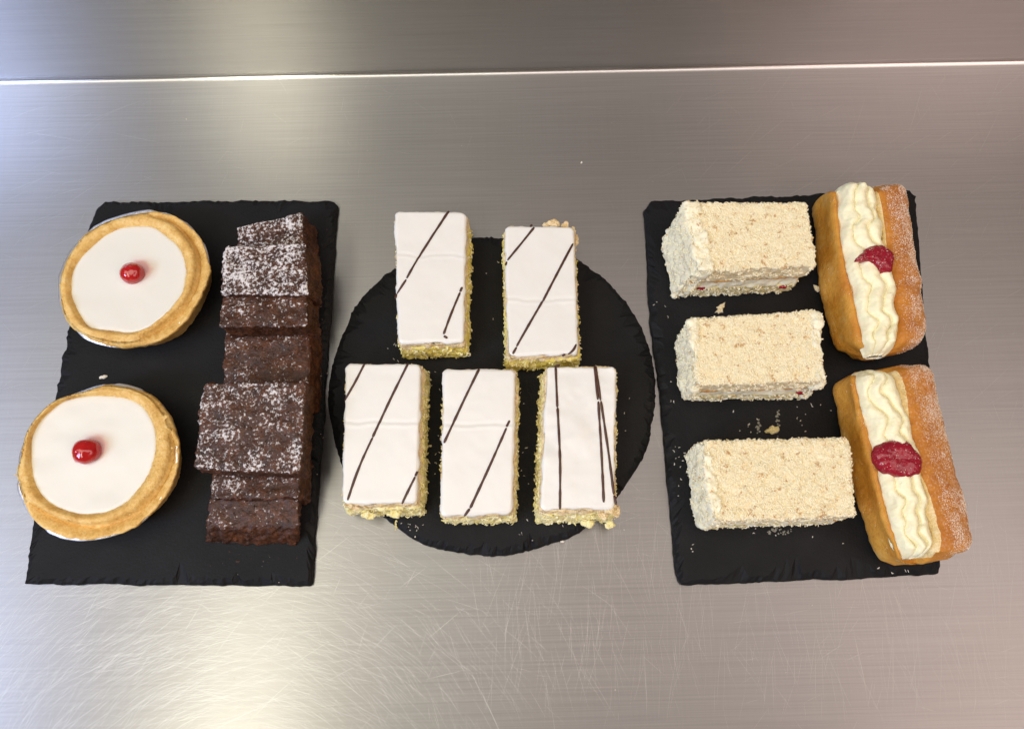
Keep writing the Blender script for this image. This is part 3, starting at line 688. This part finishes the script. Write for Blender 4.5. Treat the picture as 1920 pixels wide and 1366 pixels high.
# ------------------------------------------------------------------ coconut cream slices
def cream_slice(label, top, bot, seed, cream_left, cream_right, jam, zt=.054):
    t4 = np.array([P(x, y, zt) for x, y in top]); b4 = np.array([P(x, y, ZS + .0004) for x, y in bot])
    c = (t4.mean(0) + b4.mean(0)) / 2; e = thing('cream_slice', label, 'cake slice', (c[0], c[1], ZS), 'coconut covered cream slices')
    rng = np.random.RandomState(seed)
    def q(t, g=0.0): return lerp4(b4, t4, t, g)
    uv, uf, uraw = rblock(q(1.0), q(.56), .003, .0022, .0013)
    uv = displace(uv, uf, (.0007, 130, 3, seed, None), (.0007, 430, 2, seed + 1, None)); mk('upper_sponge', uv, uf, M_CAKE, e)
    cv, cf, _ = rblock(q(.58, -.0022), q(.27, -.0004), .003, .0015, .0013)
    cv = displace(cv, cf, (.0014, 110, 3, seed + 2, None), (.0006, 420, 2, seed + 3, None)); mk('cream_filling', cv, cf, M_CREAM_W, e)
    bv, bf, _ = rblock(q(.585, .0001), q(.545, .0000), .003, .0008, .0013)
    bv = displace(bv, bf, (.0008, 160, 3, seed + 14, None)); mk('sponge_crust', bv, bf, M_TOAST, e)
    lv, lf, _ = rblock(q(.29, -.0003), q(0, -.0003), .003, .0010, .0013)
    lv = displace(lv, lf, (.0010, 190, 3, seed + 4, None), (.0008, 430, 2, seed + 5, None)); lv[:, 2] = np.maximum(lv[:, 2], ZS + .0002)
    mk('lower_sponge', lv, lf, M_CAKE_Y, e)
    parts = [(uv, uf)]
    def coat(side, th, name='end_cream'):
        a, b = (0, 3) if side < 0 else (1, 2)
        d = np.array([side, 0, 0.0])
        tt = np.array([t4[a], t4[a], t4[b], t4[b]]); bb = np.array([b4[a], b4[a], b4[b], b4[b]])
        o, i = (0, 1) if side < 0 else (1, 0)
        for arr, k in ((tt, 1.0), (bb, .85)):
            for m_ in (0, 3) if side < 0 else (1, 2): arr[m_] = arr[m_] + d * th * .35 * k
            for m_ in (1, 2) if side < 0 else (0, 3): arr[m_] = arr[m_] - d * th * .75
        tt[:, 2] += .0012; bb[:, 2] = ZS + .002
        v, f, _ = rblock(tt, bb, .0024, .002, .0013); v = displace(v, f, (.0022, 85, 3, seed + 6, None), (.0010, 330, 2, seed + 7, None))
        mk(name, v, f, M_CREAM_W, e); parts.append((v, f))
    if cream_left: coat(-1, cream_left)
    if cream_right: coat(1, cream_right)
    for (x, y, z, r) in jam:
        p = P(x, y, z); vs = []
        for i in range(9):
            for j in range(16):
                a, b = math.pi * i / 8, 2 * math.pi * j / 16
                vs.append((p[0] + r * math.sin(a) * math.cos(b), p[1] + r * .5 * math.sin(a) * math.sin(b), p[2] + r * .6 * math.cos(a)))
        f = [k[::-1] for k in grid_faces(9, 16, True)]; vs = displace(np.array(vs), f, (.0008, 300, 2, seed, None)); mk('jam', vs, f, M_JAM, e)
    V, F = [], []; off = 0
    def add(v, f):
        nonlocal off
        V.append(v); F.extend([tuple(i + off for i in q) for q in f]); off += len(v)
    pts, nn = sample(uv, uf, 5600, rng, lambda c, n: (n[:, 2] > .35) * 1.0); add(*strands(pts, nn, rng, .0008, .0030, .0007, .24))
    pts, nn = sample(uv, uf, 600, rng, lambda c, n: (np.abs(n[:, 2]) < .5) * 1.0 * np.where(n[:, 1] < -.6, .10, 1)); add(*strands(pts, nn, rng, .0010, .0036, .0011, .8))
    for v, f in parts[1:]:
        pts, nn = sample(v, f, 750, rng, lambda c, n: (n[:, 2] > -.3) * 1.0); add(*strands(pts, nn, rng, .0008, .0028, .0010, .4))
    pts, nn = sample(lv, lf, 700, rng, lambda c, n: (np.abs(n[:, 2]) < .6) * 1.0); add(*strands(pts, nn, rng, .0010, .0034, .0011, .6))
    v = np.vstack(V); v[:, 2] = np.maximum(v[:, 2], ZS + .0002)
    mk('coconut_coating', v, F, M_COCO, e, smooth=False, kind='stuff')
    return e
cream_slice('coconut cream slice at the back, a cream ridge along its end and jam showing',
            [(1292, 379), (1512, 379), (1533, 497), (1318, 508)], [(1247, 449), (1468, 446), (1481, 546), (1264, 558)], 71, .011, 0,
            [(1313, 539, .020, .0040), (1468, 537, .018, .0035)])
cream_slice('middle coconut cream slice with cream smeared on both ends',
            [(1297, 597), (1530, 580), (1545, 712), (1306, 721)], [(1266, 645), (1488, 632), (1508, 748), (1280, 751)], 72, .005, .007, [(1500, 735, .020, .003)])
cream_slice('neatly coated coconut cream slice nearest the front of the slate',
            [(1318, 826), (1593, 819), (1604, 967), (1343, 976)], [(1288, 853), (1546, 848), (1560, 982), (1311, 990)], 73, .006, 0, [])

# ------------------------------------------------------------------ cream buns
def bun(label, lo, li, ri, ro, cream_ext, jam, seed, sug, wc=.475, ww_=.98):
    N = 90; d = .0
    zlo, zrid, zro = .016, .046, .027
    A = catmull(np.array([P(x, y, zlo) for x, y in lo]), N, False); B = catmull(np.array([P(x, y, zrid) for x, y in li]), N, False)
    C = catmull(np.array([P(x, y, zrid) for x, y in ri]), N, False); D = catmull(np.array([P(x, y, zro) for x, y in ro]), N, False)
    base = (A + D) / 2; e = thing('cream_bun', label, 'bun', (base[:, 0].mean(), base[:, 1].mean(), ZS), 'split finger buns filled with cream and jam')
    t = np.linspace(0, 1, N); ax = (base[-1] - base[0]); ax[2] = 0; L = np.linalg.norm(ax); ax /= L
    K = 46; V = np.zeros((N, K, 3)); inner = None
    for i in range(N):
        a, b, c, dd = A[i], B[i], C[i], D[i]
        w = dd - a; w[2] = 0; w /= np.linalg.norm(w)
        mid = (b + c) / 2
        z = lambda p, h, s=0.0: np.array([p[0] + w[0] * s, p[1] + w[1] * s, h])
        ctrl = [z(mid, ZS + .0004), z(a, ZS + .0004, .008), z(a, ZS + .0030, .0022), z(a, .016, 0), z(a, .030, .0020), z(a * .35 + b * .65, .043, -.0014), z(b, .0475, -.0012), z(b, .044, .0016), z(b, .032, .0045),
                z(mid, .028), z(c, .032, -.0045), z(c, .044, -.0016), z(c, .0475, .0014), z(c * .6 + dd * .4, .0465), z(dd, .039, -.0020), z(dd, .027, 0), z(dd, .013, -.0030), z(dd, ZS + .0004, -.010)]
        V[i] = catmull(ctrl, K, True)
    # round the ends
    for i in range(N):
        s = min(t[i], 1 - t[i]) * L; R = .011
        if s < R:
            k = (1 - ((R - s) / R) ** 2.6) ** (1 / 2.6) if s > 0 else 0
            k = max(k, .0)
            m = V[i].mean(0); m[2] = .024
            V[i] = m + (V[i] - m) * np.array([.80 + .20 * k, .80 + .20 * k, .62 + .38 * k])
    V[:, :, 2] = np.maximum(V[:, :, 2], ZS + .0004)
    v = V.reshape(-1, 3); f = [q for q in grid_faces(N, K, True)]
    for i, s in ((0, 1), (N - 1, -1)):
        # bulging end cap
        m = V[i].mean(0); o = len(v)
        r1 = m + (V[i] - m) * .8 - ax * .0022 * s; r2 = m + (V[i] - m) * .4 - ax * .0034 * s
        v = np.vstack([v, r1, r2, [m - ax * .0036 * s]])
        for j in range(K):
            k = (j + 1) % K
            f.append((i * K + j, o + j, o + k, i * K + k)); f.append((o + j, o + K + j, o + K + k, o + k)); f.append((o + K + j, o + 2 * K, o + K + k))
        if s < 0: f[-3 * K:] = [q[::-1] for q in f[-3 * K:]]
    nv = normals(v, f)
    if ((v - v.mean(0)) * nv).sum() > 0: f = f
    else: f = [q[::-1] for q in f]
    # which part of the cross-section is the groove
    col = np.arange(len(v)) % K
    # fractions found from control polygon: groove lies between the two ridges
    j6 = [int(np.argmin(np.linalg.norm(V[N // 2] - B[N // 2] - np.array([0, 0, .0041]), axis=1))), int(np.argmin(np.linalg.norm(V[N // 2] - C[N // 2] - np.array([0, 0, .0015]), axis=1)))]
    g0, g1 = min(j6) + 1, max(j6) - 1
    mi = []
    for q in f:
        ok = all(x < N * K and g0 <= x % K <= g1 for x in q); mi.append(1 if ok else 0)
    grv = np.array([1.0 if (i < N * K and g0 <= i % K <= g1) else 0.0 for i in range(len(v))])
    v = displace(v, f, (.0011, 60, 3, seed, None), (.0003, 300, 2, seed + 1, None), (.0014, 330, 3, seed + 2, grv)); v[:, 2] = np.maximum(v[:, 2], ZS + .0003)
    # browning and sugar by place on the crust
    wdir = np.array([-ax[1], ax[0], 0]); wdir *= np.sign(wdir[0]); side = ((v - base.mean(0)) * wdir).sum(1) / .03
    nv = normals(v, f)
    toast = np.clip(.46 + .12 * side + .25 * np.clip(nv[:, 2], 0, 1) * (v[:, 2] > .036) - .30 * (v[:, 2] < .012) + .1 * fbm(v, 60, 2, seed + 5), 0, 1)
    sugar = np.clip(sug + .42 * side, 0, 1) * np.clip(nv[:, 2] + .6, 0, 1)
    mk('bun', v, f, [M_BUN, M_BUNIN], e, midx=mi, attr={'toast': toast, 'sugar': sugar})
    rng = np.random.RandomState(seed)
    keep = lambda c, n: np.clip(n[:, 2] + .25, 0, 1) * np.clip(sug - .15 + 1.0 * (((c - base.mean(0)) * wdir).sum(1) / .03), .04, 1) * np.clip(.55 + fbm(c, 120, 2, seed + 6), .06, 2) * (np.abs(((c - base.mean(0)) * wdir).sum(1)) > .010)
    pts, nn = sample(v, f, 6500, rng, keep); a, b = grains(pts, nn, rng, .00025, .00080, .8); mk('sugar', a, b, M_SUGAR, e, smooth=False, kind='stuff')
    # cream: parallel piped ropes that wander
    T0, T1 = cream_ext; NS, NW = 230, 56
    tt = np.linspace(T0, T1, NS); ww = np.linspace(0, 1, NW)
    def at(Q, x):
        x = np.asarray(x); q = np.stack([np.interp(np.clip(x, 0, 1), t, Q[:, k]) for k in range(3)], 1)
        return q + np.outer(np.minimum(x, 0) + np.maximum(x - 1, 0), ax * L)
    b, c = at(B, tt), at(C, tt); G = np.zeros((NS, NW, 3))
    ph = fbm(np.c_[tt * 6, tt * 0, tt * 0], 1.0, 2, seed) * .5
    ph2 = fbm(np.c_[tt * 9, tt * 0 + 3, tt * 0], 1.0, 2, seed + 2) * .6
    for j, w in enumerate(ww):
        wave = .11 * np.sin(2 * math.pi * (tt * 4.3 + .10 * w + .35 * ph) + seed) + .22 * ph2 + .05 * np.sin(2 * math.pi * tt * 9.1 + 2 * seed)
        p = 3.0 * (w + wave * .62 * math.sin(math.pi * min(max(w, 0), 1)) ** .5)
        rope = np.sqrt(np.clip(np.abs(np.sin(math.pi * p)), 0, 1))
        env = math.sqrt(max(0, 1 - (2 * w - 1) ** 2))
        edge = 1 + .10 * ph
        wj = np.clip(wc + (w - .5) * edge * (ww_ + .08 * np.sin(2 * math.pi * tt * 5.2 + seed + (3 if w < .5 else 0))), .005, .985)
        q = b * (1 - wj)[:, None] + c * wj[:, None]
        zz = .0385 + .0110 * env ** .8 + .0055 * rope * (.35 + .65 * env) + .0010 * fbm(np.c_[tt * 14, p * .6, p * 0], 1.0, 2, seed + 5)
        fall = np.clip(np.minimum(tt - T0, T1 - tt) / .05, 0, 1); zz = .026 + (zz - .026) * (.45 + .55 * np.sqrt(np.clip(fall, 0, 1)))
        q[:, 2] = zz; G[:, j] = q
    for i in range(NS):       # taper the ragged ends
        k = np.clip(min(tt[i] - T0, T1 - tt[i]) / .07, 0, 1) ** .5; m = G[i].mean(0).copy(); m[2] = G[i, :, 2].min()
        G[i, :, :2] = m[:2] + (G[i, :, :2] - m[:2]) * (.5 + .5 * k)
    gv = G.reshape(-1, 3); gf = grid_faces(NS, NW)
    if normals(gv, gf)[:, 2].mean() < 0: gf = [q[::-1] for q in gf]
    gv = displace(gv, gf, (.0005, 150, 2, seed + 3, None), (.00025, 520, 2, seed + 4, None))
    # underside so that the cream is a solid body
    un = gv.copy(); un[:, 2] = np.minimum(gv[:, 2] - .001, .0300); mid = np.repeat(G.mean(1), NW, 0); un[:, :2] = mid[:, :2] + (un[:, :2] - mid[:, :2]) * .62; o = len(gv)
    bf = [tuple(x + o for x in q[::-1]) for q in gf]
    rim = [i * NW for i in range(NS)] + [(NS - 1) * NW + j for j in range(1, NW)] + [i * NW + NW - 1 for i in range(NS - 2, -1, -1)] + [j for j in range(NW - 2, 0, -1)]
    sf = [(rim[k], rim[(k + 1) % len(rim)], rim[(k + 1) % len(rim)] + o, rim[k] + o) for k in range(len(rim))]
    cr = mk('cream', np.vstack([gv, un]), gf + bf + sf, M_CREAM, e)
    # jam blob
    poly = np.array([P(x, y, .0535) for x, y in jam]); cc = poly.mean(0); ring = catmull(poly, 64); V = []
    fr = [1.0, .97, .88, .72, .5, .25]; hh = [-.003, .0004, .0022, .0034, .0042, .0046]
    for q, h in zip(fr, hh):
        r = cc + (ring - cc) * q; r[:, 2] = cc[2] + h - .0006; V.append(r)
    V = np.vstack(V + [[cc + np.array([0, 0, .0015])]]); f = grid_faces(len(fr), 64, True) + [(5 * 64 + j, 5 * 64 + (j + 1) % 64, len(V) - 1) for j in range(64)]
    if normals(V, f)[:, 2].mean() < 0: f = [q[::-1] for q in f]
    V = displace(V, f, (.0009, 140, 3, seed + 8, None), (.0004, 500, 2, seed + 9, None))
    j = mk('jam', V, f, M_JAM, e)
    pts, nn = sample(V, f, 70, rng, lambda c, n: np.clip(n[:, 2], 0, 1)); a, b = grains(pts, nn, rng, .0003, .0008); mk('sugar', a, b, M_SUGAR, e, smooth=False, kind='stuff')
    return e
bun('cream bun at the back, its jam sunk against the sugared half',
    [(1519, 378), (1526, 400), (1533, 468), (1539, 535), (1552, 599), (1569, 657)],
    [(1568, 354), (1573, 425), (1583, 489), (1596, 548), (1619, 650)],
    [(1641, 352), (1658, 438), (1674, 494), (1684, 571), (1684, 648)],
    [(1683, 354), (1690, 385), (1703, 453), (1716, 548), (1726, 615), (1720, 652)], (-.045, 1.035),
    [(1603, 488), (1618, 472), (1635, 460), (1655, 457), (1668, 466), (1675, 485), (1672, 508), (1655, 510), (1640, 498), (1622, 490)], 81, .42, .485, 1.03)
bun('cream bun at the front, a broad jam spot in the middle of its cream',
    [(1564, 716), (1570, 760), (1578, 815), (1605, 920), (1629, 1002), (1650, 1056)],
    [(1600, 700), (1617, 785), (1636, 844), (1654, 933), (1690, 1050)],
    [(1668, 694), (1694, 765), (1720, 844), (1736, 940), (1752, 1044)],
    [(1722, 686), (1735, 706), (1751, 772), (1771, 864), (1791, 930), (1806, 1006), (1800, 1036)], (-.02, .995),
    [(1637, 850), (1648, 833), (1668, 825), (1695, 826), (1712, 838), (1728, 855), (1729, 880), (1712, 893), (1692, 898), (1668, 888), (1645, 874)], 92, .55, .495, 1.08)

# ------------------------------------------------------------------ loose crumbs, flakes and smears
def chunk(name, px, py, z0, size, ang, label, cat, mat, seed, flat=.35):
    p = P(px, py, z0); n = 14; a = np.linspace(0, 2 * math.pi, n, endpoint=False); rng = np.random.RandomState(seed)
    r = size / 2 * (1 + .35 * rng.randn(n) * .6); x, y = r * np.cos(a) * 1.35, r * np.sin(a) * .75
    V = []
    for q, h in ((.85, 0), (1.0, flat * .35), (.75, flat * .85), (.3, flat)):
        V.append(np.c_[(x * math.cos(ang) - y * math.sin(ang)) * q, (x * math.sin(ang) + y * math.cos(ang)) * q, np.full(n, h * size) + rng.rand(n) * size * .08])
    V = np.vstack(V); f = grid_faces(4, n, True) + [list(range(3 * n, 4 * n)), list(range(n))[::-1]]
    o = mk(name, V, f, mat, smooth=False); o.location = p; o['label'] = label; o['category'] = cat; return o
chunk('cake_crumb', 1350, 579, ZS, .0075, .9, 'big pale cake crumb on the slate between the back and middle coconut slices', 'crumb', M_CAKE, 1)
chunk('cake_crumb', 1532, 541, ZS, .0060, -.5, 'pale cake crumb on the slate against the side of the back bun', 'crumb', M_CAKE, 2)
chunk('pastry_flake', 193, 707, ZS, .0042, .3, 'small pale pastry flake on the slate between the two tarts', 'crumb', M_CRUMB, 3)
chunk('cake_crumb', 1447, 806, ZS, .0080, .2, 'yellowish crumb lying behind the front coconut slice', 'crumb', M_CAKE_Y, 4, .25)
chunk('cake_crumb', 806, 836, ZS, .0022, 0, 'tiny round crumb between the first two front iced slices', 'crumb', M_CAKE, 5, .6)
chunk('sugar_crumb', 1090, 305, .0001, .0018, 1.2, 'tiny white speck on the bare steel behind the round slate', 'crumb', M_CRUMB, 6)
chunk('coconut_crumb', 1054, 1015, .003, .0024, .1, 'small coconut bit at the front rim of the round slate', 'crumb', M_CRUMB, 7)
chunk('brownie_crumb', 447, 1052, ZS, .0020, .1, 'tiny brownie crumb in front of the brownie row', 'crumb', M_DARKCRUMB, 8)
rng = np.random.RandomState(5); pts = []; spts = []; dpts = []
def sprinkle(lst, n, cx, cy, sx, sy, z=ZS):
    for _ in range(n): lst.append(P(rng.normal(cx, sx), rng.normal(cy, sy), z))
sprinkle(pts, 34, 1276, 880, 10, 50); sprinkle(pts, 18, 1272, 690, 8, 40); sprinkle(pts, 14, 1450, 1010, 90, 14); sprinkle(pts, 18, 1440, 800, 50, 18)
sprinkle(pts, 12, 1500, 765, 40, 10); sprinkle(pts, 10, 1240, 590, 14, 14); sprinkle(pts, 8, 1300, 1025, 6, 6); sprinkle(pts, 26, 1420, 770, 120, 30)
sprinkle(pts, 26, 770, 985, 20, 8); sprinkle(pts, 20, 1030, 990, 60, 12); sprinkle(pts, 22, 950, 560, 28, 60); sprinkle(pts, 16, 740, 660, 12, 10)
sprinkle(pts, 14, 985, 690, 10, 30); sprinkle(pts, 22, 815, 820, 8, 60); sprinkle(pts, 16, 985, 850, 8, 60); sprinkle(pts, 8, 1180, 770, 14, 60)
sprinkle(pts, 10, 1650, 1068, 40, 5)
sprinkle(dpts, 34, 598, 640, 8, 120); sprinkle(dpts, 20, 470, 1042, 60, 10); sprinkle(dpts, 12, 360, 900, 10, 60)
sprinkle(spts, 24, 600, 700, 10, 150); sprinkle(spts, 14, 480, 1060, 70, 14); sprinkle(spts, 16, 1790, 900, 30, 120, .0002); sprinkle(spts, 26, 960, 1150, 500, 90, .0002); sprinkle(spts, 14, 1000, 250, 500, 50, .0002)
def scatter(name, q, mat, a, b, label, long=False):
    q = np.array(q); nn = np.tile([0, 0, 1.0], (len(q), 1))
    v, f = strands(q, nn, rng, a, b, .0007, .1) if long else grains(q, nn, rng, a, b)
    o = mk(name, v, f, mat, smooth=False, kind='stuff'); o['label'] = label; o['category'] = 'crumbs'; return o
pts = [p for k, p in enumerate(pts) if k % 5 < 2]
scatter('coconut_crumbs', pts, M_CRUMB, .0006, .0022, 'pale coconut crumbs scattered on the round slate and the coconut slice slate', True)
scatter('brownie_crumbs', dpts, M_DARKCRUMB, .0005, .0016, 'dark crumbs scattered on the slate around the brownies')
scatter('sugar_specks', spts, M_SUGAR, .0003, .0009, 'white sugar specks on the steel and beside the brownies and buns')
# greasy cream smears left on the slate
def smear(px, py, w, h, seed):
    rs = np.random.RandomState(seed); q = []
    for _ in range(46):
        x, y = rs.normal(px, w), rs.normal(py, h); q.append(P(x, y, ZS + .00005))
    return q
sm = smear(1458, 786, 2.0, 15, 1) + smear(1422, 800, 2, 7, 2) + smear(1462, 995, 14, 3, 3)
q = np.array(sm); v, f = grains(q, np.tile([0, 0, 1.0], (len(q), 1)), rng, .0006, .0022, .03)
o = mk('cream_smears', v, f, M_SMEAR, smooth=False, kind='stuff'); o['label'] = 'dried greasy cream smears on the slate by the coconut slices'; o['category'] = 'smears'
